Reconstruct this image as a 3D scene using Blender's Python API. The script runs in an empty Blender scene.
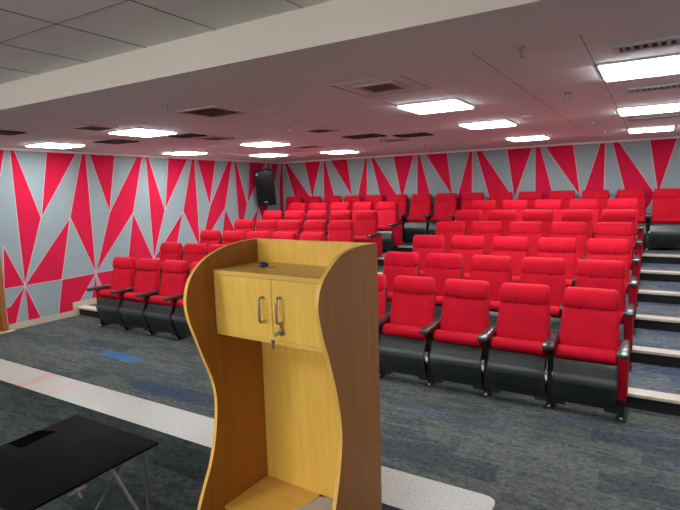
import bpy, bmesh, math, random
from mathutils import Vector, Matrix
V={'s': 0.59, 'f': 516.46909, 'yaw': -0.54775, 'pitch': -0.12336, 'roll': -0.02723, 'cx': 3.11321, 'cy': -4.92535, 'cz': 2.05809, 'xl': -4.43603, 'xr': -0.01227, 'p': 0.95946, 'r': 0.14196, 'H': 1.09327, 'yh': 0.32653, 'xg': -4.9374, 'Xw': -5.55679, 'Yw': 6.24131, 'Hc': 2.86134, 'Yb': -2.41738, 'Zb2': 3.0809, 'Ys1': -1.66989, 'Ys2': -2.08887, 'c1': 2.13847, 'c2': 2.73001}
CAM_LOC=[3.113214, -4.925348, 2.05809]
CAM_R=[0.855126, 0.517716, -0.027016]
CAM_U=[-0.040817, 0.119186, 0.992033]
CAM_F=[-0.516811, 0.84721, -0.123051]
LEFT_RED=[[(-0.696, 2.861), (-0.625, 2.861), (-0.737, 2.429), (-0.788, 2.489), (-0.753, 2.861)], [(-0.559, 2.861), (-0.498, 2.861), (-0.176, 1.754), (-0.541, 0.677)], [(0.024, 2.861), (0.554, 2.861), (-0.171, 1.754)], [(0.643, 2.861), (0.713, 2.861), (0.715, 0.702), (0.321, 1.729)], [(0.777, 2.861), (1.296, 2.861), (1.093, 1.785)], [(1.795, 2.861), (1.91, 2.861), (1.603, 1.751), (0.717, 0.701), (1.095, 1.778)], [(1.986, 2.861), (2.038, 2.861), (2.365, 1.765), (2.009, 0.786)], [(2.547, 2.861), (3.089, 2.861), (2.376, 1.774)], [(3.19, 2.861), (3.265, 2.861), (3.272, 0.852), (2.853, 1.721)], [(3.334, 2.861), (3.905, 2.861), (3.641, 1.798)], [(4.328, 2.861), (4.464, 2.861), (4.129, 1.723), (3.278, 0.851), (3.65, 1.793)], [(4.523, 2.861), (4.579, 2.861), (4.913, 1.798), (4.593, 0.929)], [(5.081, 2.861), (5.717, 2.861), (4.928, 1.798)], [(5.811, 2.861), (5.881, 2.861), (5.592, 0.939), (5.346, 1.706)], [(5.935, 2.861), (6.232, 2.861), (5.859, 1.791)], [(-0.802, 1.348), (-0.541, 0.677), (-0.862, 0.676)], [(-0.541, 0.677), (-0.803, 0.376), (-0.899, 0.38), (-0.92, 0.096), (-0.745, 0.053)], [(-0.541, 0.677), (-0.546, 0.039), (-0.323, 0.054)], [(-0.541, 0.677), (0.076, 0.677), (0.321, 1.729)], [(0.076, 0.674), (0.715, 0.694), (0.345, 0.209), (0.261, -0.081), (-0.06, -0.042)], [(0.715, 0.694), (1.553, 0.705), (1.364, 0.359), (0.828, 0.357)], [(0.714, 0.683), (0.576, 0.218), (0.712, 0.191)], [(1.595, 1.741), (1.381, 0.729), (2.007, 0.766)], [(2.84, 1.7), (2.009, 0.786), (2.556, 0.781)], [(4.131, 1.708), (3.932, 0.85), (4.591, 0.905)], [(5.346, 1.706), (4.593, 0.929), (5.117, 0.956)]]
BACK_RED=[[(-5.462, 2.861), (-5.406, 2.861), (-5.422, 1.723), (-5.456, 1.048), (-5.748, 1.043), (-5.602, 1.86)], [(-5.353, 2.861), (-5.287, 2.861), (-4.525, 1.896), (-4.82, 1.19)], [(-4.705, 2.861), (-4.187, 2.861), (-4.488, 1.87)], [(-4.115, 2.861), (-4.066, 2.861), (-3.816, 1.948), (-3.693, 1.556), (-4.147, 1.068)], [(-3.929, 2.861), (-3.415, 2.861), (-3.29, 1.901)], [(-2.908, 2.861), (-2.856, 2.861), (-2.883, 1.211), (-3.31, 1.207)], [(-2.758, 2.861), (-2.693, 2.861), (-2.049, 1.88), (-2.355, 1.217)], [(-2.168, 2.861), (-1.632, 2.861), (-1.955, 1.808)], [(-1.561, 2.861), (-1.507, 2.861), (-1.166, 1.616), (-1.583, 1.225)], [(-1.381, 2.861), (-0.861, 2.861), (-0.725, 1.857)], [(-0.345, 2.861), (-0.284, 2.861), (-0.29, 1.239), (-0.789, 1.234)], [(-0.219, 2.861), (-0.105, 2.861), (0.57, 1.835), (0.273, 1.181)], [(0.432, 2.861), (0.956, 2.861), (0.607, 1.793)], [(0.999, 2.861), (1.091, 2.861), (1.419, 1.66), (1.026, 1.192)], [(1.167, 2.861), (1.706, 2.861), (1.864, 1.822)], [(2.192, 2.861), (2.269, 2.861), (2.277, 1.267), (1.744, 1.261)], [(2.379, 2.861), (2.478, 2.861), (3.129, 1.827), (2.8, 1.216)], [(2.987, 2.861), (3.422, 2.861), (3.16, 1.827)]]
LEC=[1.3382, -2.8506, -0.0414, 0.7235, 0.3276, 1.8237, 1.7058, 1.3953, 0.3413]
LED=34.0; LED_FRONT=56.0; TUBE_FILL=108.0; EXPO=0.0; GAM=1.06
SPK_LOC=(-5.2, 5.22, 2.17); SPK_ROT=(math.radians(12), math.radians(-3), math.radians(38))
PI = math.pi
scene = bpy.context.scene
COL = scene.collection
random.seed(7)
S = V['s']; XL = V['xl']; XR = V['xr']; P_ = V['p']; RISE = V['r']
XW = V['Xw']; YW = V['Yw']; HC = V['Hc']; YB = V['Yb']; ZB2 = V['Zb2']
XRW = 4.5; YF = -8.6; HS = 0.43; Y_ST = -2.345; X_ST = 2.47; STEP0 = 0.316

# ---------------------------------------------------------------- materials
def newmat(name):
    m = bpy.data.materials.new(name); m.use_nodes = True
    nt = m.node_tree; b = nt.nodes['Principled BSDF']
    return m, nt, b
def nd(nt, t, **kw):
    n = nt.nodes.new(t)
    for k, v in kw.items():
        if k in n.inputs: n.inputs[k].default_value = v
        else: setattr(n, k, v)
    return n
def rgb(r, g, b):
    f = lambda c: (c/255/12.92) if c/255 <= .04045 else ((c/255+.055)/1.055)**2.4
    return (f(r), f(g), f(b), 1)
def mixc(nt, fac, a, b, mode='MIX'):
    n = nt.nodes.new('ShaderNodeMix'); n.data_type = 'RGBA'; n.blend_type = mode
    for sock, val in ((n.inputs[0], fac), (n.inputs[6], a), (n.inputs[7], b)):
        if hasattr(val, 'is_linked'): nt.links.new(val, sock)
        else: sock.default_value = val
    return n.outputs[2]
def ramp(nt, src, stops):
    r = nt.nodes.new('ShaderNodeValToRGB'); nt.links.new(src, r.inputs[0])
    e = r.color_ramp.elements
    while len(e) < len(stops): e.new(.5)
    for i, (p, c) in enumerate(stops): e[i].position = p; e[i].color = c
    return r.outputs[0]
def mathn(nt, op, a, b=None):
    n = nt.nodes.new('ShaderNodeMath'); n.operation = op
    for i, val in enumerate((a, b)):
        if val is None: continue
        if hasattr(val, 'is_linked'): nt.links.new(val, n.inputs[i])
        else: n.inputs[i].default_value = val
    return n.outputs[0]
def coords(nt, kind='Object', scale=(1, 1, 1), loc=(0, 0, 0)):
    t = nt.nodes.new('ShaderNodeTexCoord'); mp = nt.nodes.new('ShaderNodeMapping')
    mp.inputs['Scale'].default_value = scale; mp.inputs['Location'].default_value = loc
    nt.links.new(t.outputs[kind], mp.inputs[0]); return mp.outputs[0]
def noise(nt, vec, scale, detail=3, rough=.5):
    n = nt.nodes.new('ShaderNodeTexNoise'); n.inputs['Scale'].default_value = scale
    n.inputs['Detail'].default_value = detail; n.inputs['Roughness'].default_value = rough
    nt.links.new(vec, n.inputs['Vector']); return n.outputs[0]
def bump(nt, b, h, strength=.3, dist=.01):
    n = nt.nodes.new('ShaderNodeBump'); n.inputs['Strength'].default_value = strength; n.inputs['Distance'].default_value = dist
    nt.links.new(h, n.inputs['Height']); nt.links.new(n.outputs[0], b.inputs['Normal'])
def simple(name, col, rough=.5, metal=0, var=.12, scale=6, spec=.5, bmp=0, bscale=200, coat=0):
    m, nt, b = newmat(name)
    v = coords(nt); n = noise(nt, v, scale)
    dark = tuple(c*(1-var) for c in col[:3])+(1,); lite = tuple(min(1, c*(1+var)) for c in col[:3])+(1,)
    nt.links.new(ramp(nt, n, [(.3, dark), (.7, lite)]), b.inputs['Base Color'])
    b.inputs['Roughness'].default_value = rough; b.inputs['Metallic'].default_value = metal
    b.inputs['Specular IOR Level'].default_value = spec
    if coat: b.inputs['Coat Weight'].default_value = coat
    if bmp: bump(nt, b, noise(nt, v, bscale, 2), bmp, .004)
    return m
M = {}
def fabric(name, col, sheen=.25):
    m, nt, b = newmat(name); v = coords(nt)
    n = noise(nt, v, 5, 4); n2 = noise(nt, v, 420, 2)
    c = ramp(nt, n, [(.3, tuple(x*.86 for x in col[:3])+(1,)), (.7, tuple(min(1, x*1.1) for x in col[:3])+(1,))])
    nt.links.new(mixc(nt, .18, c, ramp(nt, n2, [(.3, (.25, .25, .25, 1)), (.7, (1.2, 1.2, 1.2, 1))]), 'MULTIPLY'), b.inputs['Base Color'])
    b.inputs['Roughness'].default_value = .82; b.inputs['Specular IOR Level'].default_value = .22
    b.inputs['Sheen Weight'].default_value = sheen; b.inputs['Sheen Tint'].default_value = (1, .35, .35, 1)
    bump(nt, b, n2, .12, .003); return m
M['red_fabric'] = fabric('red_fabric', rgb(202, 0, 34), .03)
M['button'] = simple('dark_red_button', rgb(112, 3, 18), .8)
M['black_plastic'] = simple('black_plastic', rgb(30, 32, 34), .42, var=.2, scale=20)
M['arm_plastic'] = simple('armrest_plastic', rgb(52, 52, 53), .26, spec=.8, var=.15, scale=15, bmp=.05)
M['black_metal'] = simple('black_metal', rgb(22, 22, 24), .4, .3)
M['chrome'] = simple('chrome', rgb(225, 225, 225), .3, .6, var=.05)
M['dark_chrome'] = simple('dark_chrome', rgb(140, 140, 142), .3, .7, var=.05)
def perforated():
    m, nt, b = newmat('perforated_black_plastic')
    v = coords(nt); sp = nt.nodes.new('ShaderNodeSeparateXYZ'); nt.links.new(v, sp.inputs[0])
    def cell(o, pitch):
        return mathn(nt, 'SUBTRACT', mathn(nt, 'FRACT', mathn(nt, 'DIVIDE', o, pitch)), .5)
    a = cell(sp.outputs[0], .026); c = cell(sp.outputs[2], .024)
    d = mathn(nt, 'SQRT', mathn(nt, 'ADD', mathn(nt, 'MULTIPLY', a, a), mathn(nt, 'MULTIPLY', c, c)))
    hole = mathn(nt, 'LESS_THAN', d, .3)
    # no holes on the smooth crease band or near the rims
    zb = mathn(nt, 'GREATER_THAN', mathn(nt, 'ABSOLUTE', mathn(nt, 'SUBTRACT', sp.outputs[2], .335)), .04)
    xb = mathn(nt, 'LESS_THAN', mathn(nt, 'ABSOLUTE', sp.outputs[0]), .215)
    zc = mathn(nt, 'GREATER_THAN', sp.outputs[2], .14)
    hole = mathn(nt, 'MULTIPLY', mathn(nt, 'MULTIPLY', hole, zb), mathn(nt, 'MULTIPLY', xb, zc))
    n = noise(nt, v, 9)
    base = ramp(nt, n, [(.3, rgb(38, 44, 44)), (.7, rgb(47, 53, 53))])
    base = mixc(nt, mathn(nt, 'MULTIPLY', mathn(nt, 'SUBTRACT', 1, zb), .6), base, rgb(78, 90, 90))  # crease band painted lighter, standing in for light caught by the ridge
    nt.links.new(mixc(nt, mathn(nt, 'MULTIPLY', hole, .85), base, rgb(8, 9, 9)), b.inputs['Base Color'])
    b.inputs['Roughness'].default_value = .38; b.inputs['Specular IOR Level'].default_value = .5
    bump(nt, b, mathn(nt, 'SUBTRACT', 1, hole), .4, .004); return m
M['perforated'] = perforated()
def wallmat(name, col, spec=.3):
    m, nt, b = newmat(name); v = coords(nt)
    n = noise(nt, v, 1.2, 4); n2 = noise(nt, v, 260, 3)
    c = ramp(nt, n, [(.3, tuple(x*.92 for x in col[:3])+(1,)), (.7, tuple(min(1, x*1.06) for x in col[:3])+(1,))])
    nt.links.new(mixc(nt, .15, c, ramp(nt, n2, [(.3, (.4, .4, .4, 1)), (.7, (1.1, 1.1, 1.1, 1))]), 'MULTIPLY'), b.inputs['Base Color'])
    b.inputs['Roughness'].default_value = .9; b.inputs['Specular IOR Level'].default_value = spec
    bump(nt, b, n2, .25, .004); return m
M['wall_grey'] = wallmat('grey_felt_panel', rgb(143, 159, 162))
M['wall_red'] = wallmat('crimson_felt_panel', rgb(206, 8, 58))
M['wall_line'] = wallmat('pale_pink_seam', rgb(222, 188, 196))
def carpet(name, tones, plank=(1.0, .25), dark=1.0, blue=None):
    m, nt, b = newmat(name); v = coords(nt)
    sp = nt.nodes.new('ShaderNodeSeparateXYZ'); nt.links.new(v, sp.inputs[0])
    row = mathn(nt, 'FLOOR', mathn(nt, 'DIVIDE', sp.outputs[1], plank[1]))
    off = mathn(nt, 'MULTIPLY', row, .37)
    colm = mathn(nt, 'FLOOR', mathn(nt, 'ADD', mathn(nt, 'DIVIDE', sp.outputs[0], plank[0]), off))
    cb = nt.nodes.new('ShaderNodeCombineXYZ'); nt.links.new(row, cb.inputs[0]); nt.links.new(colm, cb.inputs[1])
    wn = nt.nodes.new('ShaderNodeTexWhiteNoise'); wn.noise_dimensions = '2D'; nt.links.new(cb.outputs[0], wn.inputs['Vector'])
    n1 = noise(nt, coords(nt, scale=(1.2, 4.5, 1)), 2.2, 6, .65)
    n2 = noise(nt, coords(nt, scale=(1, 1.5, 1)), 20, 9, .82)
    n3 = noise(nt, v, 170, 2)
    t = mathn(nt, 'ADD', mathn(nt, 'MULTIPLY', wn.outputs[0], .34), mathn(nt, 'MULTIPLY', n1, .66))
    base = ramp(nt, t, tones)
    base = mixc(nt, .9, base, ramp(nt, n2, [(.38, (.22, .24, .27, 1)), (.47, (.8, .8, .8, 1)), (.62, (1.35, 1.35, 1.3, 1))]), 'MULTIPLY')
    base = mixc(nt, .4, base, ramp(nt, n3, [(.3, (.35, .35, .35, 1)), (.7, (1.35, 1.35, 1.35, 1))]), 'MULTIPLY')
    if blue:
        for (bx, by, hx, hy, col, amt) in blue:
            ax = mathn(nt, 'DIVIDE', mathn(nt, 'ABSOLUTE', mathn(nt, 'SUBTRACT', sp.outputs[0], bx)), hx)
            ay = mathn(nt, 'DIVIDE', mathn(nt, 'ABSOLUTE', mathn(nt, 'SUBTRACT', sp.outputs[1], by)), hy)
            d = mathn(nt, 'MAXIMUM', ax, ay)
            msk = mathn(nt, 'MULTIPLY', mathn(nt, 'LESS_THAN', mathn(nt, 'ADD', d, mathn(nt, 'MULTIPLY', mathn(nt, 'SUBTRACT', n2, .5), 3.2)), .85), amt)
            base = mixc(nt, msk, base, col)
    nt.links.new(base, b.inputs['Base Color'])
    b.inputs['Roughness'].default_value = .95; b.inputs['Specular IOR Level'].default_value = .12
    bump(nt, b, n3, .35, .005); return m
T1 = [(.25, rgb(64, 73, 86)), (.38, rgb(70, 78, 81)), (.5, rgb(98, 102, 97)), (.6, rgb(72, 78, 81)), (.72, rgb(92, 100, 112)), (.85, rgb(108, 106, 97))]
M['carpet'] = carpet('mottled_blue_grey_carpet', T1, blue=[(-2.75, -.86, .42, .11, rgb(44, 104, 160), .62), (-1.2, -1.43, .55, .13, rgb(48, 62, 96), .6), (.1, -1.0, .5, .12, rgb(52, 72, 112), .5)])
T2 = [(.25, rgb(34, 42, 44)), (.42, rgb(46, 55, 54)), (.55, rgb(62, 71, 71)), (.7, rgb(48, 56, 55)), (.85, rgb(66, 72, 70))]
M['stage_carpet'] = carpet('dark_grey_green_carpet', T2)
T3 = [(.25, rgb(66, 78, 98)), (.42, rgb(86, 99, 120)), (.55, rgb(118, 122, 122)), (.7, rgb(92, 103, 118)), (.85, rgb(126, 126, 120))]
M['tread_carpet'] = carpet('blue_grey_tread_carpet', T3, plank=(.6, .2))
def terrazzo(name, base, stains=None):
    m, nt, b = newmat(name); v = coords(nt)
    n = noise(nt, v, 95, 3, .6); n2 = noise(nt, v, 1.5, 3)
    c = ramp(nt, n, [(.3, tuple(x*.62 for x in base[:3])+(1,)), (.48, base), (.7, tuple(min(1, x*1.12) for x in base[:3])+(1,))])
    c = mixc(nt, .5, c, ramp(nt, n2, [(.3, (.82, .82, .82, 1)), (.7, (1.08, 1.08, 1.08, 1))]), 'MULTIPLY')
    if stains:
        sp = nt.nodes.new('ShaderNodeSeparateXYZ'); nt.links.new(v, sp.inputs[0])
        for (bx, hx, col, amt) in stains:
            ax = mathn(nt, 'DIVIDE', mathn(nt, 'ABSOLUTE', mathn(nt, 'SUBTRACT', sp.outputs[0], bx)), hx)
            msk = mathn(nt, 'MULTIPLY', mathn(nt, 'LESS_THAN', mathn(nt, 'ADD', ax, mathn(nt, 'MULTIPLY', n2, .6)), 1.1), amt)
            c = mixc(nt, msk, c, col)
    nt.links.new(c, b.inputs['Base Color']); b.inputs['Roughness'].default_value = .38
    return m
M['terrazzo'] = terrazzo('speckled_cream_terrazzo', rgb(184, 184, 176), stains=[(-1.62, .1, rgb(205, 140, 128), .55), (-1.22, .06, rgb(205, 150, 138), .4), (-2.0, .06, rgb(205, 170, 140), .3)])
M['skirting'] = terrazzo('speckled_skirting_tile', rgb(190, 178, 152))
M['nosing'] = terrazzo('pale_step_nosing', rgb(226, 216, 196))
M['riser'] = simple('black_riser_carpet', rgb(24, 25, 27), .9, var=.3, scale=40)
M['ceiling'] = simple('pink_white_gypsum', rgb(212, 216, 217), .75, var=.04, scale=.6)
M['ceiling_front'] = simple('grey_ceiling_tile', rgb(232, 232, 228), .85, var=.05, scale=1.0)
M['beam'] = simple('cream_beam_paint', rgb(240, 230, 220), .7, var=.03, scale=.8)
M['white_wall'] = simple('white_wall_paint', rgb(240, 236, 230), .8, var=.03)
M['seam'] = simple('ceiling_seam_grey', rgb(128, 118, 116), .9)  # mid-grey joint lines between ceiling tiles
M['seam_pale'] = simple('ceiling_seam_pale', rgb(236, 206, 206), .8)
M['cornice'] = simple('white_cornice', rgb(238, 226, 224), .7, var=.03)
M['door_wood'] = simple('brown_door_wood', rgb(150, 88, 38), .45, var=.2, scale=8)
def wood(name, c1, c2, axis='z', rough=.38):
    m, nt, b = newmat(name)
    sc = {'z': (9, 9, .55), 'x': (.55, 9, 9)}[axis]
    v = coords(nt, scale=sc)
    n = noise(nt, v, 3.2, 6, .6); n2 = noise(nt, v, 16, 3)
    c = ramp(nt, n, [(.32, c1), (.68, c2)])
    c = mixc(nt, .2, c, ramp(nt, n2, [(.3, (.6, .55, .5, 1)), (.7, (1.15, 1.15, 1.15, 1))]), 'MULTIPLY')
    nt.links.new(c, b.inputs['Base Color']); b.inputs['Roughness'].default_value = rough
    b.inputs['Specular IOR Level'].default_value = .35
    return m
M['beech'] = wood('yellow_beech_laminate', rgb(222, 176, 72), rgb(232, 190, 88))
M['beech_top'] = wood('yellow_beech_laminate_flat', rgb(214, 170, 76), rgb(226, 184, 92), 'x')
M['beech_side_shaded'] = wood('beech_laminate_shaded', rgb(156, 98, 38), rgb(172, 112, 48))  # same laminate darkened: shade on the left side panel put into the colour
M['beech_outer_shaded'] = wood('beech_laminate_outer_shaded', rgb(196, 132, 70), rgb(210, 146, 80))  # right panel toned browner, its dimmer light painted into the colour
M['beech_edge'] = wood('pale_beech_edging', rgb(222, 172, 78), rgb(232, 184, 92))
M['dark_gap'] = simple('dark_gap', rgb(60, 40, 18), .8)
M['copper'] = simple('reddish_wire', rgb(170, 80, 50), .4, .6)
M['dark_steel'] = simple('dark_steel', rgb(84, 78, 70), .4, .6)
M['steel'] = simple('brushed_steel', rgb(190, 186, 178), .3, 1, var=.08, scale=30)
M['blue_plastic'] = simple('dark_blue_plastic', rgb(24, 28, 70), .35)
M['grey_plastic'] = simple('clear_grey_plastic', rgb(232, 232, 230), .2, var=.1)
def table_glass():
    m, nt, b = newmat('black_glass'); v = coords(nt)
    nt.links.new(ramp(nt, noise(nt, v, 3), [(.3, rgb(15, 15, 17)), (.7, rgb(21, 20, 22))]), b.inputs['Base Color'])
    b.inputs['Roughness'].default_value = .6; b.inputs['Specular IOR Level'].default_value = .02; return m
M['black_glass'] = table_glass()
M['patch_black'] = simple('patch_black', rgb(9, 9, 10), .9, spec=0)
M['speaker_black'] = simple('speaker_black', rgb(20, 24, 30), .5, var=.2, scale=30, bmp=.2)
M['speaker_grille'] = simple('speaker_grille', rgb(16, 19, 24), .35, .4, var=.5, scale=220)
M['badge'] = simple('silver_badge', rgb(205, 210, 210), .35, .4)
def emit(name, col, st):
    m, nt, b = newmat(name)
    v = coords(nt); n = noise(nt, v, 2)
    nt.links.new(ramp(nt, n, [(.2, col), (.8, tuple(c*.97 for c in col[:3])+(1,))]), b.inputs['Emission Color'])
    b.inputs['Base Color'].default_value = (.9, .9, .9, 1); b.inputs['Emission Strength'].default_value = st
    return m
M['led'] = emit('white_led_panel', (.93, .98, 1, 1), LED)
M['led_front'] = emit('warm_led_panel', (1, .975, .95, 1), LED_FRONT)
M['tube'] = emit('added_lit_tube', (1, .97, .94, 1), TUBE_FILL)
M['white_frame'] = simple('white_light_frame', rgb(235, 235, 235), .5, var=.03)
M['vent_frame'] = simple('vent_frame_paint', rgb(196, 170, 170), .6, var=.04)
M['vent_grey'] = simple('vent_grey_metal', rgb(160, 178, 186), .5, .1, var=.1)
M['vent_dark'] = simple('vent_dark', rgb(22, 20, 22), .8)
M['vent_mid'] = simple('vent_mid', rgb(128, 112, 112), .8)
M['vent_slat'] = simple('vent_slat', rgb(150, 134, 134), .5, .2)

# ---------------------------------------------------------------- mesh helpers
def obj(name, bm, mat, parent=None, smooth=None, kind=None, label=None):
    me = bpy.data.meshes.new(name)
    bmesh.ops.recalc_face_normals(bm, faces=bm.faces)
    if smooth:
        ang = math.radians(smooth)
        for f in bm.faces: f.smooth = True
        for e in bm.edges:
            if len(e.link_faces) == 2 and e.calc_face_angle(0) > ang: e.smooth = False
    bm.to_mesh(me); bm.free()
    for mm in (mat if isinstance(mat, (list, tuple)) else [mat]): me.materials.append(mm)
    o = bpy.data.objects.new(name, me); COL.objects.link(o)
    if parent: o.parent = parent
    if kind: o['kind'] = kind
    if label: o['label'] = label
    return o
def B(): return bmesh.new()
def box(bm, x0, x1, y0, y1, z0, z1, r=0, seg=2, mi=0):
    t = bmesh.new(); bmesh.ops.create_cube(t, size=1)
    for v in t.verts:
        v.co = ((x0+x1)/2+v.co.x*(x1-x0), (y0+y1)/2+v.co.y*(y1-y0), (z0+z1)/2+v.co.z*(z1-z0))
    if r: bmesh.ops.bevel(t, geom=list(t.edges), offset=r, segments=seg, profile=.5, affect='EDGES')
    merge(bm, t, mi)
def merge(bm, t, mi=0):
    mp = {v: bm.verts.new(v.co) for v in t.verts}
    for f in t.faces:
        try: g = bm.faces.new([mp[v] for v in f.verts]); g.material_index = mi or f.material_index
        except ValueError: pass
    t.free()
def loft(bm, rings, cap=True, mi=0):
    vs = [[bm.verts.new(p) for p in r] for r in rings]; n = len(rings[0])
    for a, b in zip(vs, vs[1:]):
        for i in range(n):
            f = bm.faces.new((a[i], a[(i+1) % n], b[(i+1) % n], b[i])); f.material_index = mi
    if cap:
        for r in (vs[0][::-1], vs[-1]): f = bm.faces.new(r); f.material_index = mi
def rrect(hx, hy, r, n=4):
    out = []
    for cx, cy, a0 in ((hx-r, hy-r, 0), (-hx+r, hy-r, PI/2), (-hx+r, -hy+r, PI), (hx-r, -hy+r, 1.5*PI)):
        for i in range(n+1):
            a = a0+PI/2*i/n; out.append((cx+r*math.cos(a), cy+r*math.sin(a)))
    return out
def prism_x(bm, prof, x0, x1, mi=0):          # prof = (y, z) outline extruded along X
    loft(bm, [[(x, y, z) for y, z in prof] for x in (x0, x1)], mi=mi)
def tube(bm, pts, r, n=8, mi=0):
    pts = [Vector(p) for p in pts]; rings = []
    for i, p in enumerate(pts):
        d = (pts[min(i+1, len(pts)-1)]-pts[max(i-1, 0)]).normalized()
        u = d.cross(Vector((0, 0, 1)) if abs(d.z) < .9 else Vector((1, 0, 0))).normalized(); w = d.cross(u)
        rings.append([tuple(p+r*(math.cos(2*PI*k/n)*u+math.sin(2*PI*k/n)*w)) for k in range(n)])
    loft(bm, rings, mi=mi)
def quad(bm, pts, mi=0):
    f = bm.faces.new([bm.verts.new(p) for p in pts]); f.material_index = mi; return f
def thing(name, label, cat, loc=(0, 0, 0), rotz=0, group=None):
    o = bpy.data.objects.new(name, None); COL.objects.link(o); o.empty_display_size = .1
    o.location = loc; o.rotation_euler = (0, 0, rotz); tag(o, label, cat, group); return o
def tag(o, label, cat, group=None):
    o['label'] = label; o['category'] = cat
    if group: o['group'] = group
    return o
def struct(name, bm, m, smooth=None): return obj(name, bm, m, None, smooth, 'structure')
def dup(root, loc, label, group=None, skip=()):
    r = root.copy(); COL.objects.link(r); r.location = loc; r['label'] = label
    if group: r['group'] = group
    for ch in list(root.children):
        if ch in skip: continue
        c = ch.copy(); COL.objects.link(c); c.parent = r
        for g in list(ch.children):
            d = g.copy(); COL.objects.link(d); d.parent = c
    return r

# ---------------------------------------------------------------- room shell
def tierY(k): return STEP0+P_*(k-1)
bm = B(); box(bm, XW-.1, XRW+.1, YF, tierY(1)+.02, -.1, 0); struct('floor', bm, M['carpet'])
for k in range(1, 7):
    y0, y1, z = tierY(k), (tierY(k+1)+.02 if k < 6 else YW), RISE*k
    t = B()
    box(t, XW-.02, XRW+.02, y0+.035, y1, z-.016, z, mi=0)            # carpeted tread
    box(t, XW-.02, XRW+.02, y0+.012, y0+.05, -.05, z-.02, mi=1)      # dark riser
    struct('floor_tier', t, [M['tread_carpet'], M['riser']])
    t = B(); box(t, XW-.02, XRW+.02, y0-.005, y0+.16, z-.028, z+.004, .006)
    struct('trim_nosing', t, M['nosing'])
# stage: carpet field and rounded terrazzo border
bm = B(); w = .335; r = .06
def stage_out(inset, z):
    pts = [(XW, Y_ST-inset)]; cx, cy = X_ST-.06, Y_ST-.06; rr = max(.06-inset, .001)
    if inset: pts += [(X_ST-inset, Y_ST-inset)]
    else: pts += [(cx+.06*math.sin(a), cy+.06*math.cos(a)) for a in [PI/2*i/6 for i in range(7)]]
    return pts
pts = stage_out(0, 0)+[(X_ST, YF), (XW, YF)]
loft(bm, [[(x, y, HS-.03) for x, y in pts], [(x, y, HS) for x, y in pts]])
struct('trim_stage_edge', bm, M['terrazzo'])
bm = B(); rp = [(XW, Y_ST-.02), (X_ST-.09, Y_ST-.02), (X_ST-.02, Y_ST-.09), (X_ST-.02, YF), (XW, YF)]
loft(bm, [[(x, y, 0) for x, y in rp], [(x, y, HS-.03) for x, y in rp]]); struct('floor_stage_base', bm, M['riser'])
bm = B(); box(bm, XW, X_ST-.02, YF, Y_ST-w, HS, HS+.006); struct('floor_stage', bm, M['stage_carpet'])

def pattern_wall(name, base_quads, polys, place, nrm_off):
    bm = B()
    for q in base_quads: quad(bm, q, 0)
    for p in polys:
        quad(bm, [place(u, z, nrm_off) for u, z in p], 1)
        n = len(p)
        cx = sum(u for u, z in p)/n; cz = sum(z for u, z in p)/n
        for (u0, z0), (u1, z1) in zip(p, p[1:]+p[:1]):               # thin pale seam along each edge
            if z0 > HC-.02 and z1 > HC-.02: continue
            dx, dz = u1-u0, z1-z0; L = math.hypot(dx, dz)
            if L < .05: continue
            nx, nz = -dz/L*.0045, dx/L*.0045
            quad(bm, [place(u0-nx, z0-nz, nrm_off*1.6), place(u1-nx, z1-nz, nrm_off*1.6), place(u1+nx, z1+nz, nrm_off*1.6), place(u0+nx, z0+nz, nrm_off*1.6)], 2)
    return struct(name, bm, [M['wall_grey'], M['wall_red'], M['wall_line']])
DY0, DY1 = -1.95, -.86                                                # doorway in the left wall
lq = [[(XW, a, z0), (XW, b, z0), (XW, b, z1), (XW, a, z1)] for a, b, z0, z1 in ((DY1, YW, 0, HC), (DY0, DY1, 2.2, HC), (YF, DY0, 0, ZB2))]
LR = [[(max(u, DY1+.004), z) if z < 2.2 else (u, z) for u, z in p] for p in LEFT_RED]
pattern_wall('wall_left', lq, LR, lambda u, z, o: (XW+o, u, z), .004)
PER = 2.572
BR = list(BACK_RED)+[[(min(u+PER, XRW), z) for u, z in p] for p in BACK_RED[13:15]]
pattern_wall('wall_back', [[(XW, YW, 0), (XRW, YW, 0), (XRW, YW, HC), (XW, YW, HC)]], BR, lambda u, z, o: (u, YW-o, z), .004)
RR = []
for i in range(4):
    for p in BACK_RED[3:8]: RR.append([(YW-.9-(u+4.1)-i*2.572, max(z, 1.25)) for u, z in p])
pattern_wall('wall_right', [[(XRW, YF, 0), (XRW, YW, 0), (XRW, YW, ZB2), (XRW, YF, ZB2)]], RR, lambda u, z, o: (XRW-o, u, z), .004)
bm = B(); box(bm, XW, XRW, YF-.1, YF, 0, ZB2); struct('wall_front', bm, M['white_wall'])
# doorway
bm = B()
box(bm, XW-.12, XW+.02, DY1-.08, DY1-.002, 0, 2.2, .006); box(bm, XW-.12, XW+.02, DY0, DY0+.08, 0, 2.2, .006); box(bm, XW-.12, XW+.02, DY0, DY1, 2.12, 2.2, .006)
door = struct('door_1', bm, M['door_wood'])
bm = B(); box(bm, XW-.08, XW-.04, DY0+.08, DY1-.08, .02, 2.12, .004); lf = obj('door_leaf', bm, M['door_wood'], door)
bm = B(); tube(bm, [(XW-.045, DY0+.16, 1.0), (XW+.01, DY0+.16, 1.0), (XW+.01, DY0+.28, 1.0)], .01); obj('door_handle', bm, M['steel'], lf)
bm = B(); box(bm, XW-.1, XW+.1, DY0, DY1+.06, 0, .012, .003); struct('trim_threshold', bm, M['skirting'])
# stepped speckled skirting on the left wall
bm = B(); prev = DY1
segs = [(DY1+.02, tierY(1)-.09, 0)]+[(tierY(k)-.09, tierY(k+1)-.09, RISE*k) for k in range(1, 6)]+[(tierY(6)-.09, YW, RISE*6)]
for a, b, z in segs: box(bm, XW, XW+.014, a, b, 0, z+.1)
struct('baseboard_left', bm, M['skirting'])

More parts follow.
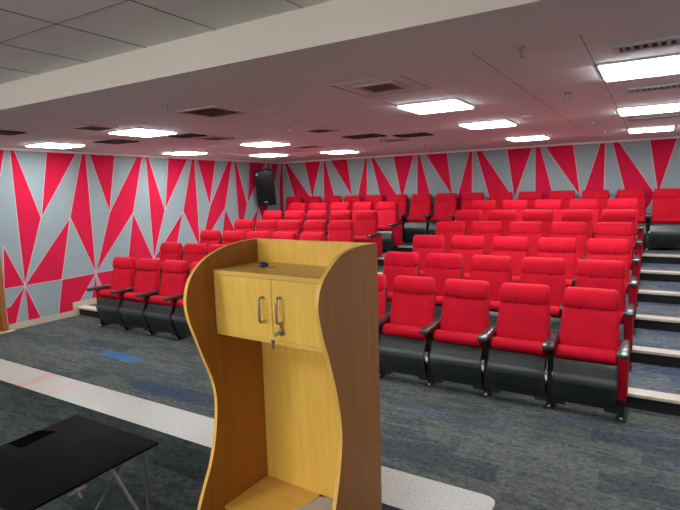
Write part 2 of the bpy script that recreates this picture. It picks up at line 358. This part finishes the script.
# ceilings
bm = B(); quad(bm, [(XW, YB, HC), (XRW, YB, HC), (XRW, YW, HC), (XW, YW, HC)]); struct('ceiling', bm, M['ceiling'])
bm = B(); box(bm, XW, XRW, YB, YB+.25, HC+.001, ZB2+.02); struct('ceiling_beam', bm, M['beam'])
bm = B(); quad(bm, [(XW, YF, ZB2), (XRW, YF, ZB2), (XRW, YB, ZB2), (XW, YB, ZB2)]); struct('ceiling_front', bm, M['ceiling_front'])
bm = B()
for i in range(-9, 8):
    x = .72+.665*i
    if XW < x < XRW: box(bm, x-.0028, x+.0028, YF, YB, ZB2-.003, ZB2, mi=0)
for j in range(9):
    y = -3.05-.665*j
    if y > YF: box(bm, XW, XRW, y-.0028, y+.0028, ZB2-.003, ZB2)
struct('trim_tile_seams', bm, M['seam'])
bm = B(); c1 = V['c1']+.25
for i in range(-13, 4):
    x = 2.1385+.5915*i
    if XW+.4 < x < XRW-.3: box(bm, x-.003, x+.003, -1.75, 4.9, HC-.0006, HC, mi=(0 if i in (0, 1) else 1))
for j in range(12):
    y = -1.46+.5915*j
    box(bm, XW+.5, XRW-.4, y-.003, y+.003, HC-.0006, HC, mi=1)
struct('trim_ceiling_grid', bm, [M['seam'], M['seam_pale']])
bm = B()
box(bm, XW, XRW, YW-.05, YW, HC-.035, HC); box(bm, XW, XW+.05, YB+.25, YW-.05, HC-.035, HC)
struct('trim_cornice', bm, M['cornice'])

# ---------------------------------------------------------------- ceiling fittings
def light_proto(name, led):
    t = thing(name, 'x', 'ceiling light', (0, 0, 0))
    bm = B(); h = .297
    for a in ((-h, h, -h, -h+.018), (-h, h, h-.018, h), (-h, -h+.018, -h+.018, h-.018), (h-.018, h, -h+.018, h-.018)): box(bm, a[0], a[1], a[2], a[3], -.014, 0)
    obj('light_frame', bm, M['white_frame'], t)
    bm = B(); box(bm, -h+.018, h-.018, -h+.018, h-.018, -.026, -.001); obj('diffuser', bm, M[led], t)
    return t
LG = 'square ceiling light panels'
LP = light_proto('ceiling_light', 'led')
rows = ['nearest the cream beam', 'in the middle row', 'nearest the back wall']
cols = {3.30: 'over the stepped aisle', 1.24: 'over the seats on the aisle-step side', -2.4: 'over the seats near the loudspeaker corner', -4.6: 'along the patterned left wall'}
lights = [(3.04, -.62, 'square lit ceiling panel over the steps, the closest one to the cream beam'),
 (3.02, 1.79, 'square lit ceiling panel over the steps, second back from the cream beam'),
 (3.02, 4.3, 'square lit ceiling panel over the steps, beside the back wall'),
 (1.25, .01, 'square lit ceiling panel beside the large open air vent tile'),
 (1.25, 1.86, 'square lit ceiling panel between the smoke detector and the black open vents'),
 (1.25, 4.3, 'square lit ceiling panel near the back wall, second from the steps'),
 (-2.45, 4.3, 'square lit ceiling panel near the back wall, third from the steps'),
 (-2.38, 1.83, 'square lit ceiling panel in front of the loudspeaker corner, above the middle rows'),
 (-3.9, 3.8, 'square lit ceiling panel in the corner right above the loudspeaker'),
 (-2.40, -.54, 'square lit ceiling panel between two small vents, close to the cream beam'),
 (-4.6, -.38, 'square lit ceiling panel along the patterned side wall, nearest the door'),
 (-4.56, 2.1, 'square lit ceiling panel along the patterned side wall, midway to the loudspeaker')]
for i, (x, y, lab) in enumerate(lights):
    if i == 0: LP.location = (x, y, HC); LP['label'] = lab; LP['group'] = LG
    else: dup(LP, (x, y, HC), lab, LG)
FP = light_proto('ceiling_light', 'led_front')
fl = [(-2.4, -6.0, 'lit ceiling panel over the stage, beside the door wall'), (.1, -5.7, 'lit ceiling panel over the middle of the stage'), (1.2, -7.6, 'lit ceiling panel over the far end of the stage')]
for i, (x, y, lab) in enumerate(fl):
    if i == 0: FP.location = (x, y, ZB2); FP['label'] = lab; FP['group'] = 'stage ceiling lights'
    else: dup(FP, (x, y, ZB2), lab, 'stage ceiling lights')
def added_batten(x, lab):  # tube battens added out of view to brighten beam, lectern and front ceiling
    t = thing('added_tube_light', lab, 'tube light', (x, YF-.003, 2.62), 0, 'added wall tube lights')
    bm = B(); box(bm, -.6, .6, 0, .045, -.03, .03, .006); obj('fixture_body', bm, M['white_frame'], t)
    bm = B(); tube(bm, [(-.57, .075, 0), (.57, .075, 0)], .03, 12); obj('added_lit_tube', bm, M['tube'], t, 40)
    bm = B(); box(bm, -.6, -.57, .04, .11, -.035, .035, .004); box(bm, .57, .6, .04, .11, -.035, .035, .004); obj('end_cap', bm, M['white_frame'], t)
added_batten(-2.3, 'added white tube light on the plain stage wall, on the door side')
added_batten(-.3, 'added white tube light on the plain stage wall, middle one')
added_batten(1.6, 'added white tube light on the plain stage wall, away from the door')
VG = 'ceiling air vents'
def vent(x, y, sx, sy, label, style='pale', nslat=7):
    t = thing('ceiling_vent', label, 'air vent', (x-.25, y, HC), 0, VG)
    fw = min(.035, sx*.12, sy*.2)
    fm = {'pale': 'vent_frame', 'dark': 'vent_dark', 'grey': 'vent_grey'}[style]
    bm = B()
    for a in ((-sx/2, sx/2, -sy/2, -sy/2+fw), (-sx/2, sx/2, sy/2-fw, sy/2), (-sx/2, -sx/2+fw, -sy/2+fw, sy/2-fw), (sx/2-fw, sx/2, -sy/2+fw, sy/2-fw)): box(bm, *a, -.014, 0)
    obj('vent_frame', bm, M[fm], t)
    bm = B(); box(bm, -sx/2+fw, sx/2-fw, -sy/2+fw, sy/2-fw, -.003, -.0005); obj('vent_backing', bm, M['vent_dark' if style != 'pale' else 'vent_mid'], t)
    bm = B(); ix = sx-2*fw; iy = sy-2*fw; th = .004
    for k in range(nslat):
        u = -ix/2+ix*(k+.5)/nslat
        vs = [(u-.012, -iy/2, -.003), (u+.004, -iy/2, -.013), (u+.004+th, -iy/2, -.013), (u-.012+th, -iy/2, -.003)]
        loft(bm, [vs, [(a, iy/2, c) for a, _, c in vs]])
    obj('slats', bm, M['vent_grey' if style == 'grey' else 'vent_slat'], t)
    return t
K = 1.1706
vent(1.5, -1.16, .34, .34, 'small louvred vent set in the large ceiling tile by the beam')
vent(-.36, -1.13, .5, .5, 'square louvred ceiling vent near the beam above the lectern')
vent(-.38, 2.0, .55, .4, 'black open ceiling vent toward the back wall, first of the dark pair', 'dark', 5)
vent(.24, 2.4, .5, .38, 'black open ceiling vent of the dark pair, nearer the steps', 'dark', 5)
vent(-.44, .91, .36, .36, 'small square ceiling vent beside the sprinkler over the middle rows')
vent(-1.98, 2.82, .4, .4, 'small square ceiling vent above the back rows near the loudspeaker')
vent(-.3, 2.9, .4, .3, 'thin pale ceiling vent right behind the dark open pair')
vent(-2.2, -1.17, .4, .36, 'small square ceiling vent between the beam and a lit panel')
vent(-3.3, -1.6, .36, .3, 'dark ceiling vent closest to the beam by the door wall', 'dark', 5)
vent(-3.36, -.05, .5, .4, 'dark ceiling vent between the lit panels along the patterned side wall', 'dark', 6)
vent(-2.1, .14, .42, .3, 'dark ceiling vent just behind the lit panel near the beam', 'dark', 6)
vent(-2.08, .63, .4, .4, 'pale ceiling vent in front of the round smoke detector')
vent(3.42, -1.29, .62, .2, 'long slotted grey vent beside the closest lit panel over the steps', 'grey', 12)
vent(3.42, .36, .6, .2, 'long slotted grey vent between the first two lit panels over the steps', 'grey', 12)
vent(3.32, 2.78, .6, .2, 'long slotted grey vent nearest the back wall over the steps', 'grey', 12)
bm = B()
for a in ((.95, 1.54, -1.475, -1.465), (.95, 1.54, -.88, -.87), (.95, .96, -1.465, -.88), (1.53, 1.54, -1.465, -.88)): box(bm, *a, HC-.006, HC)
box(bm, .95, .985, -.86, -.3, HC-.006, HC)
struct('trim_access_tile', bm, M['vent_frame'])
def sprinkler(x, y, label, big=1):
    big *= .55; t = thing('sprinkler_head', label, 'sprinkler', (x-.25, y, HC), 0, 'ceiling sprinklers')
    bm = B(); prof = [(.045, 0), (.045, -.006), (.02, -.014), (.012, -.016)]
    loft(bm, [[(r_*big*math.cos(a), r_*big*math.sin(a), z) for a in [2*PI*i/14 for i in range(14)]] for r_, z in prof]); obj('ceiling_plate', bm, M['vent_slat'], t, 40)
    bm = B(); tube(bm, [(0, 0, -.012), (0, 0, -.05)], .011*big); tube(bm, [(0, 0, -.05), (0, 0, -.056)], .028*big, 12); obj('nozzle', bm, M['dark_chrome'], t)
for x, y, lab, bg in [(-.42, -1.65, 'sprinkler head between the beam and the square louvred vent', 1), (-.52, .33, 'sprinkler head beside the small vent over the middle rows', 1), (2.67, .12, 'sprinkler head nearest the lit panels over the steps', 1.3),
   (2.66, -1.67, 'lone sprinkler head close under the beam by the steps', .8), (2.66, 2.47, 'sprinkler head over the steps toward the back wall', 1), (2.69, 3.9, 'sprinkler head by the steps closest to the back wall', .9), (-.41, 2.6, 'sprinkler head behind the dark open vent pair', .8), (-.25, 4.05, 'sprinkler head near the middle of the back wall', .8)]:
    sprinkler(x, y, lab, bg)
def detector(x, y, lab):
    t = thing('smoke_detector', lab, 'smoke detector', (x-.25, y, HC), 0, 'smoke detectors')
    def lathe(prof):
        bm = B(); loft(bm, [[(r_*math.cos(a), r_*math.sin(a), z) for a in [2*PI*i/20 for i in range(20)]] for r_, z in prof]); return bm
    obj('detector_base', lathe([(.075, 0), (.075, -.012), (.068, -.016)]), M['white_frame'], t, 40)
    obj('detector_cap', lathe([(.05, -.016), (.052, -.03), (.044, -.044), (.02, -.05)]), M['vent_frame'], t, 40)
detector(2.05, 1.45, 'round white smoke detector between the lit panels and the steps')
detector(-2.98, 1.52, 'round white smoke detector by the patterned side wall')

# ---------------------------------------------------------------- auditorium seat (local: centre x=0, leg front y=0, platform z=0)
def back_axis(z): return .205+(z-.45)*.205                           # y of the back's mid plane: reclined
def make_seat():
    t = thing('auditorium_seat', 'x', 'seat')
    # backrest cushion
    bm = B(); rings = []
    for z, hx, th in ((.44, .246, .035), (.455, .256, .05), (.6, .254, .056), (.75, .247, .053), (.88, .238, .05), (.925, .236, .043), (.935, .23, .034)):
        rings.append([(x, back_axis(z)-.012+y-.25*0, z) for x, y in rrect(hx, th, min(.034, th*.95))])
    loft(bm, rings); back = obj('backrest', bm, M['red_fabric'], t, 50)
    for sx in (-.085, .085):
        bm = B(); y = back_axis(.925)-.066
        loft(bm, [[(sx+r_*math.cos(a), y+dy, .922+r_*math.sin(a)) for a in [2*PI*i/10 for i in range(10)]] for r_, dy in ((.016, .012), (.013, .001), (.007, -.003))]); obj('button', bm, M['button'], back, 60)
    # headrest roll
    bm = B(); rings = []
    for z, hx, th in ((.918, .226, .03), (.926, .234, .05), (.96, .236, .064), (1.01, .234, .066), (1.055, .23, .06), (1.082, .222, .047), (1.094, .205, .028)):
        rings.append([(x, back_axis(z)-.016+y, z) for x, y in rrect(hx, th, min(.038, th*.95))])
    loft(bm, rings); obj('headrest', bm, M['red_fabric'], t, 50)
    # black moulded shell behind the back
    bm = B(); rings = []
    for z, hx, th in ((.34, .2, .012), (.36, .225, .02), (.6, .236, .022), (.9, .228, .022), (1.0, .215, .02), (1.03, .195, .012)):
        rings.append([(x, back_axis(z)+.066+y, z) for x, y in rrect(hx, th, th*.8, 3)])
    loft(bm, rings); obj('back_shell', bm, M['black_plastic'], t, 50)
    # tipped-up seat: red cushion roll above a perforated pan
    prof = [(-.012, .50), (-.028, .53), (-.022, .565), (.004, .592), (.045, .603), (.085, .595), (.115, .565), (.128, .5), (.132, .4), (.12, .33), (.1, .33), (.09, .4), (.08, .48), (.03, .488)]
    bm = B(); rings = []
    for x, s_ in ((-.243, .8), (-.238, .93), (-.222, 1), (.222, 1), (.238, .93), (.243, .8)):
        cy, cz = .05, .53
        rings.append([(x, cy+(y-cy)*s_, cz+(z-cz)*s_) if z > .45 else (x, y, z) for y, z in prof])
    loft(bm, rings); obj('seat_cushion', bm, M['red_fabric'], t, 50)
    bm = B()
    pp = [(-.012, .492), (-.022, .486), (-.05, .43), (-.072, .385), (-.086, .36), (-.092, .34), (-.09, .315), (-.08, .285), (-.05, .2), (.012, .085), (.03, .07), (.045, .085), (-.03, .3), (-.045, .335), (-.03, .37), (.002, .48)]
    prism_x(bm, pp, -.258, .258)
    for sx in (-1, 1):                                                 # lower corner lugs
        a, b = sorted((sx*.258, sx*.16)); prism_x(bm, [(.006, .1), (.022, .045), (.046, .045), (.044, .09)], a, b)
    for v in bm.verts:
        if abs(v.co.x) > .25 and v.co.z > .12: v.co.y += .006
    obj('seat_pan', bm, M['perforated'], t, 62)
    return t
def stand(t, x, end=0):
    """armrest on its leg; end = -1/+1 marks an aisle end with a full red upholstered panel"""
    bm = B()
    post = [(.005, .03), (.095, .03), (.115, .2), (.14, .34), (.2, .58), (.2, .602), (-.03, .602), (-.03, .58), (.03, .5), (.035, .34), (.01, .2)]
    prism_x(bm, post, x-.026, x+.026); leg = obj('leg', bm, M['black_metal'], t)
    bm = B(); box(bm, x-.045, x+.045, -.02, .2, 0, .012, .004); box(bm, x-.03, x+.03, .0, .14, .012, .04, .008); obj('foot_plate', bm, M['black_metal'], leg)
    bm = B()
    for sx in (-1, 1):
        loft(bm, [[(x+sx*d, .008+r_*math.cos(a), z_+r_*math.sin(a)) for a in [2*PI*i/10 for i in range(10)]] for z_ in (.33,) for d, r_ in ((.02, .016), (.034, .016), (.036, .01))])
    obj('pivot_cap', bm, M['chrome'], leg)
    # bolts catching the light at the foot
    bm = B(); box(bm, x-.012, x+.012, -.016, .0, .012, .028, .004); obj('foot_bolt', bm, M['chrome'], leg)
    if end:
        bm = B(); hw = .037; pr = [(-.02, .59), (-.025, .4), (.0, .19), (.015, .175), (.3, .175), (.33, .2), (.35, .59)]
        rings = [[(x+d, .16+(y-.16)*s_, .385+(z-.385)*s_) for y, z in pr] for d, s_ in ((-hw, .93), (-hw+.01, 1), (hw-.01, 1), (hw, .93))]
        loft(bm, rings); obj('side_panel', bm, M['red_fabric'], t, 40)
    else:
        bm = B(); pr = [(.05, .58), (.07, .36), (.3, .36), (.32, .58)]
        prism_x(bm, pr, x-.0285, x+.0285); obj('side_panel', bm, M['red_fabric'], t)
    bm = B(); rings = []
    for y, hw_, zt in ((-.175, .041, .634), (-.172, .045, .64), (-.165, .047, .645), (.02, .047, .65), (.2, .038, .65), (.3, .032, .648), (.315, .024, .645)):
        zc = (zt+.602)/2; rings.append([(x+a, y, zc+b) for a, b in rrect(hw_, (zt-.602)/2, .012, 2)])
    loft(bm, rings); obj('armrest', bm, M['arm_plastic'], t, 50)
seatM = make_seat(); stand(seatM, -S/2)                                  # middle seat
seatF = dup(seatM, (0, 0, 0), 'x', skip=[c for c in seatM.children if c.name.split('.')[0] in ('leg', 'side_panel', 'armrest')])
stand(seatF, -S/2, -1)                                                 # first seat of a row: end panel
seatL = dup(seatM, (0, 0, 0), 'x'); stand(seatL, S/2, 1)               # last seat of a row: extra stand with end panel
used = {}
def place(proto, loc, lab, grp):
    if proto.name not in used:
        used[proto.name] = 1; proto.location = loc; proto['label'] = lab; proto['group'] = grp
    else: dup(proto, loc, lab, grp)
ordn = ['front', 'second', 'third', 'fourth', 'fifth', 'sixth']
posL = ['beside the patterned wall', 'second from the patterned wall', 'middle seat of five', 'second from the centre aisle', 'on the centre aisle']
posR = ['on the centre aisle', 'second from the centre aisle', 'middle seat of five', 'second from the white-edged steps', 'beside the white-edged steps']
for k in range(6):
    for j in range(5):
        pr = seatF if j == 0 else seatL if j == 4 else seatM
        place(pr, (XL+(j+.5)*S, k*P_, k*RISE), 'red tip-up seat, %s row of the door-wall block, %s' % (ordn[k], posL[j]), 'red auditorium seats')
        place(pr, (XR+(j+.5)*S, k*P_, k*RISE), 'red tip-up seat, %s row of the steps-side block, %s' % (ordn[k], posR[j]), 'red auditorium seats')
nth = ['nearest the loudspeaker', 'second from the loudspeaker', 'third from the loudspeaker', 'fourth from the loudspeaker', 'fifth from the loudspeaker', 'sixth from the loudspeaker',
       'first of three facing the open centre aisle', 'middle of three facing the open centre aisle', 'last of three facing the open centre aisle',
       'seventh from the far end', 'sixth from the far end', 'fifth from the far end', 'fourth from the far end', 'third from the far end, behind the steps-side block corner', 'at the top of the white-edged steps', 'end seat beyond the top of the steps']
nth[9:14] = ['first behind the steps-side block', 'second behind the steps-side block', 'third behind the steps-side block', 'fourth behind the steps-side block', 'fifth behind the steps-side block']
for j in range(15):
    pr = seatF if j == 0 else seatL if j == 14 else seatM
    place(pr, (V['xg']+j*S, 6*P_-.01, 6*RISE), 'red tip-up seat against the back wall, %s' % nth[j], 'red auditorium seats')

# ---------------------------------------------------------------- lectern
LX, LY, LTH, LW_, LD, LH, LZ1, LZ2, LDB = LEC
lec = thing('lectern', 'yellow beech laminate lectern with curved sides and a two-door cabinet', 'lectern', (LX, LY, HS), LTH)
LH -= HS; LZ1 -= HS; LZ2 -= HS
# local frame: +x along the width, front (speaker side) is -y
def side(curve, x0, x1, shade):
    pts = [(0, 0)]+[(-v, z-HS) for v, z in curve]                     # bottom to top along the front edge
    pts = pts+[(0, LH)]
    bm = B(); n = len(pts)
    a = [bm.verts.new((x0, y, z)) for y, z in pts]; b = [bm.verts.new((x1, y, z)) for y, z in pts]
    f = bm.faces.new(a); f.material_index = 0; f = bm.faces.new(b[::-1]); f.material_index = 0
    for i in range(n):
        f = bm.faces.new((a[i], b[i], b[(i+1) % n], a[(i+1) % n])); f.material_index = 1
    return obj('side_panel', bm, [M[shade], M['beech_edge']], lec)
def smooth_curve(c, n=8):
    out = []
    for i in range(len(c)-1):
        p0 = c[max(i-1, 0)]; p1 = c[i]; p2 = c[i+1]; p3 = c[min(i+2, len(c)-1)]
        for k in range(n):
            t = k/n; out.append(tuple(.5*(2*p1[d]+(p2[d]-p0[d])*t+(2*p0[d]-5*p1[d]+4*p2[d]-p3[d])*t*t+(3*p1[d]-p0[d]-3*p2[d]+p3[d])*t**3) for d in (0, 1)))
    return out+[c[-1]]
cl = [(.53, HS), (.515, .5), (.487, .573), (.446, .666), (.394, .774), (.36, .892), (.343, 1.0), (.34, 1.09), (.357, 1.176), (.398, 1.285), (.443, 1.406), (.478, 1.509), (.484, 1.598), (.452, 1.685), (.371, 1.757), (.245, 1.803), (.11, 1.8215), (.03, 1.8237)]
cr_ = [(.50, HS), (.49, .5), (.462, .573), (.42, .666), (.374, .762), (.338, .882), (.314, 1.009), (.315, 1.111), (.333, 1.215), (.363, 1.324), (.393, 1.415), (.425, 1.5), (.446, 1.583), (.447, 1.646), (.423, 1.704), (.365, 1.757), (.281, 1.803), (.174, 1.822), (.03, 1.8237)]
cl = [(v+.01, z) for v, z in cl]
side(smooth_curve(cl), 0, .019, 'beech_side_shaded'); cr_ = [(v+.008, z) for v, z in cr_]
side(smooth_curve(cr_), LW_-.019, LW_, 'beech_outer_shaded')
bm = B(); box(bm, .019, LW_-.019, -.018, 0, 0, LH, .001, 1); obj('back_panel', bm, M['beech'], lec)
x0, x1 = .0195, LW_-.0195
bm = B(); box(bm, x0, x1, -LD, -.0185, LZ1-.02, LZ1, .001, 1); obj('cabinet_top', bm, M['beech_top'], lec)
bm = B(); box(bm, x0, x1, -LD+.002, -.0185, LZ2, LZ2+.018, .001, 1); obj('cabinet_bottom', bm, M['beech_top'], lec)
bm = B(); box(bm, x0, x1, -LDB, -.0185, .072, .09, .001, 1); obj('base_shelf', bm, M['beech_top'], lec)
bm = B(); box(bm, x0, x1, -LDB+.012, -LDB+.03, 0, .072); obj('kick_board', bm, M['beech'], lec)
xm = .377
for (a, b, hx) in ((x0+.002, xm-.0015, .329), (xm+.0015, x1-.002, .428)):
    bm = B(); box(bm, a, b, -LD-.001, -LD+.017, LZ2+.0195, LZ1-.0215, .0015, 1); d = obj('cabinet_door', bm, M['beech'], lec)
    bm = B(); y = -LD
    za, zb_ = (1.602-HS, 1.495-HS) if hx < .35 else (1.609-HS, 1.500-HS)
    tube(bm, [(hx, y, za), (hx, y-.022, za), (hx, y-.03, za-.006), (hx, y-.031, za-.02), (hx, y-.031, zb_+.02), (hx, y-.03, zb_+.006), (hx, y-.022, zb_), (hx, y, zb_)], .0068, 8)
    obj('handle', bm, M['steel'], d, 60)
    if hx > .35:
        bm = B(); lx, lz = .430, 1.458-HS
        loft(bm, [[(lx+r_*math.cos(a_), y-dy, lz+r_*math.sin(a_)) for a_ in [2*PI*i/16 for i in range(16)]] for r_, dy in ((.015, 0), (.015, .01), (.012, .013))])
        obj('door_lock', bm, M['steel'], d, 40)
        bm = B(); tube(bm, [(hx, y-.014, zb_+.002), (hx+.006, y-.02, zb_-.004), (hx+.012, y-.016, zb_-.012), (hx+.004, y-.014, zb_-.016), (hx+.01, y-.004, zb_-.024)], .004, 6)
        obj('wire_tie', bm, M['copper'], d, 60)
def lecpt(x, y, z):
    c, s_ = math.cos(LTH), math.sin(LTH); return (LX+x*c-y*s_, LY+x*s_+y*c, HS+z)
# key in the lock with a second key hanging from its ring
k = thing('key_ring', 'small steel keys hanging from the lock on the lectern door', 'keys', lecpt(.430, -LD-.012, 1.458-HS), LTH)
bm = B(); box(bm, -.0012, .0012, -.022, 0, -.006, .006); loft(bm, [[(dx, -.03+.011*math.cos(a), .011*math.sin(a)) for a in [2*PI*i/12 for i in range(12)]] for dx in (-.0013, .0013)]); obj('key', bm, M['steel'], k)
bm = B(); tube(bm, [(-.004+.011*math.sin(a)*.6-.004, -.034+.002*math.cos(a), -.015+.011*math.cos(a)) for a in [2*PI*i/14 for i in range(15)]], .0014, 6); obj('ring', bm, M['steel'], k)
bm = B(); loft(bm, [[(-.014+.010*math.cos(a), dy, -.033+.011*math.sin(a)) for a in [2*PI*i/12 for i in range(12)]] for dy in (-.036, -.032)])
box(bm, -.018, -.011, -.0355, -.0325, -.066, -.04); box(bm, -.011, -.0085, -.0355, -.0325, -.058, -.053); obj('key', bm, M['dark_steel'], k)
# small dark blue clip on the shelf
c = thing('plastic_clip', 'small dark blue plastic clip lying on the lectern shelf', 'clip', lecpt(.214, -.185, LZ1), LTH+.35)
bm = B(); rings = []
for x, ry, rz in ((-.026, .006, .004), (-.022, .014, .012), (-.005, .017, .015), (.012, .011, .010), (.02, .005, .005)):
    rings.append([(x, ry*math.cos(a), rz*math.sin(a)+.0155) for a in [2*PI*i/12 for i in range(12)]])
loft(bm, rings); obj('clip_body', bm, M['blue_plastic'], c, 50)
bm = B(); tube(bm, [(.018, 0, .005), (.045, .006, .004), (.056, .01, .003)], .003, 6); obj('clip_tip', bm, M['dark_chrome'], c)
# clear plastic sleeve on the base shelf
p = thing('plastic_sleeve', 'crumpled clear grey plastic sleeve lying on the lectern base shelf', 'plastic sleeve', lecpt(.49, -.15, .0905), LTH)
bm = B(); N = 10
g = [[bm.verts.new((-.13+.26*i/N+.05*(j/N-.5), -.12+.24*j/N, .004+.006*(math.sin(i*1.9+j*.7)*.5+.5))) for j in range(N+1)] for i in range(N+1)]
for i in range(N):
    for j in range(N): bm.faces.new((g[i][j], g[i+1][j], g[i+1][j+1], g[i][j+1]))
bmesh.ops.solidify(bm, geom=list(bm.faces), thickness=.002)
obj('sleeve_film', bm, M['grey_plastic'], p, 60)

# ---------------------------------------------------------------- side table on the stage
tb = thing('side_table', 'low black glass side table with crossed chrome legs on the stage', 'table', (.785, -3.70, HS+.006))
ZT = .88-HS-.006
bm = B(); box(bm, -.332, .332, -.325, .325, ZT-.012, ZT, .004); top = obj('tabletop', bm, M['black_glass'], tb, 40)
for q in ([(-.32, -.039), (-.214, -.033), (-.232, .151), (-.328, .108)],):
    bm = B(); loft(bm, [[(x, y, z) for x, y in q] for z in (ZT, ZT+.0012)]); obj('dark_patch', bm, M['patch_black'], top)
bm = B()
for y in (-.26, .27): tube(bm, [(-.27, y, ZT-.021), (.285, y, ZT-.021)], .008)
for x in (-.27, .285): tube(bm, [(x, -.26, ZT-.021), (x, .27, ZT-.021)], .008)
obj('frame_rail', bm, M['dark_chrome'], tb)
for x in (-.27, .285):
    bm = B(); tube(bm, [(x, .275, 0), (x, .275, ZT-.02)], .0085); obj('leg', bm, M['dark_chrome'], tb)
    bm = B(); tube(bm, [(x, .09, ZT-.02), (x, .275, .0)], .0075); obj('leg', bm, M['chrome'], tb)
    bm = B(); tube(bm, [(x-.03*(1 if x > 0 else -1), .2, ZT-.02), (x-.03*(1 if x > 0 else -1), -.2, .0)], .006); obj('leg', bm, M['dark_chrome'], tb)
bm = B(); tube(bm, [(.318, -.05, ZT-.03), (.318, -.125, ZT-.03)], .008); obj('brace', bm, M['chrome'], tb)

# ---------------------------------------------------------------- loudspeaker in the corner
sp = thing('loudspeaker', 'black loudspeaker mounted high in the corner of the patterned walls', 'loudspeaker', SPK_LOC)
sp.rotation_euler = SPK_ROT
bm = B(); w, h, d = .235, .44, .34
outl = [(-w, 0), (w, 0), (w*.98, .06), (w*.62, d), (-w*.62, d), (-w*.98, .06)]
loft(bm, [[(x*f_, y*f_+.0, z) for x, y in outl] for z, f_ in ((-h, .95), (-h+.02, 1), (h-.02, 1), (h, .95))]); obj('cabinet', bm, M['speaker_black'], sp, 30)
bm = B(); rings = [[(x, y, z) for x, z in rrect(w-.02-i_, h-.03-i_, .03, 4)] for y, i_ in ((.0, 0), (-.012, .0), (-.02, .02))]
loft(bm, rings); obj('grille', bm, M['speaker_grille'], sp, 40)
bm = B(); loft(bm, [[(x-.01, y, z-.34) for x, z in rrect(.045, .014, .012, 3)] for y in (-.019, -.024)]); obj('badge', bm, M['badge'], sp)
bm = B(); box(bm, -.2, -.155, -.024, -.018, .335, .385, .006); obj('corner_badge', bm, M['badge'], sp)
bm = B(); box(bm, w*.8, w*.8+.02, .1, .14, -.08, -.06); box(bm, .02, .08, -.01, .03, h-.004, h+.01); obj('mount_lug', bm, M['badge'], sp)
bm = B(); tube(bm, [(0, d-.02, 0), (0, d+.16, .02)], .025, 10); box(bm, -.07, .07, d+.15, d+.17, -.1, .12); obj('wall_bracket', bm, M['black_metal'], sp)

# ---------------------------------------------------------------- world, camera
w = bpy.data.worlds.new('World'); scene.world = w; w.use_nodes = True
w.node_tree.nodes['Background'].inputs[0].default_value = (.8, .85, 1, 1); w.node_tree.nodes['Background'].inputs[1].default_value = .05
cam = bpy.data.cameras.new('Camera'); co = bpy.data.objects.new('Camera', cam); COL.objects.link(co)
cam.sensor_fit = 'HORIZONTAL'; cam.sensor_width = 36; cam.lens = V['f']/680*36; cam.clip_start = .05; cam.clip_end = 100
R_, U_, F_ = Vector(CAM_R), Vector(CAM_U), Vector(CAM_F)
co.matrix_world = Matrix(((R_.x, U_.x, -F_.x, CAM_LOC[0]), (R_.y, U_.y, -F_.y, CAM_LOC[1]), (R_.z, U_.z, -F_.z, CAM_LOC[2]), (0, 0, 0, 1)))
scene.camera = co
scene.view_settings.view_transform = 'Standard'; scene.view_settings.look = 'None'
scene.view_settings.exposure = EXPO; scene.view_settings.gamma = GAM
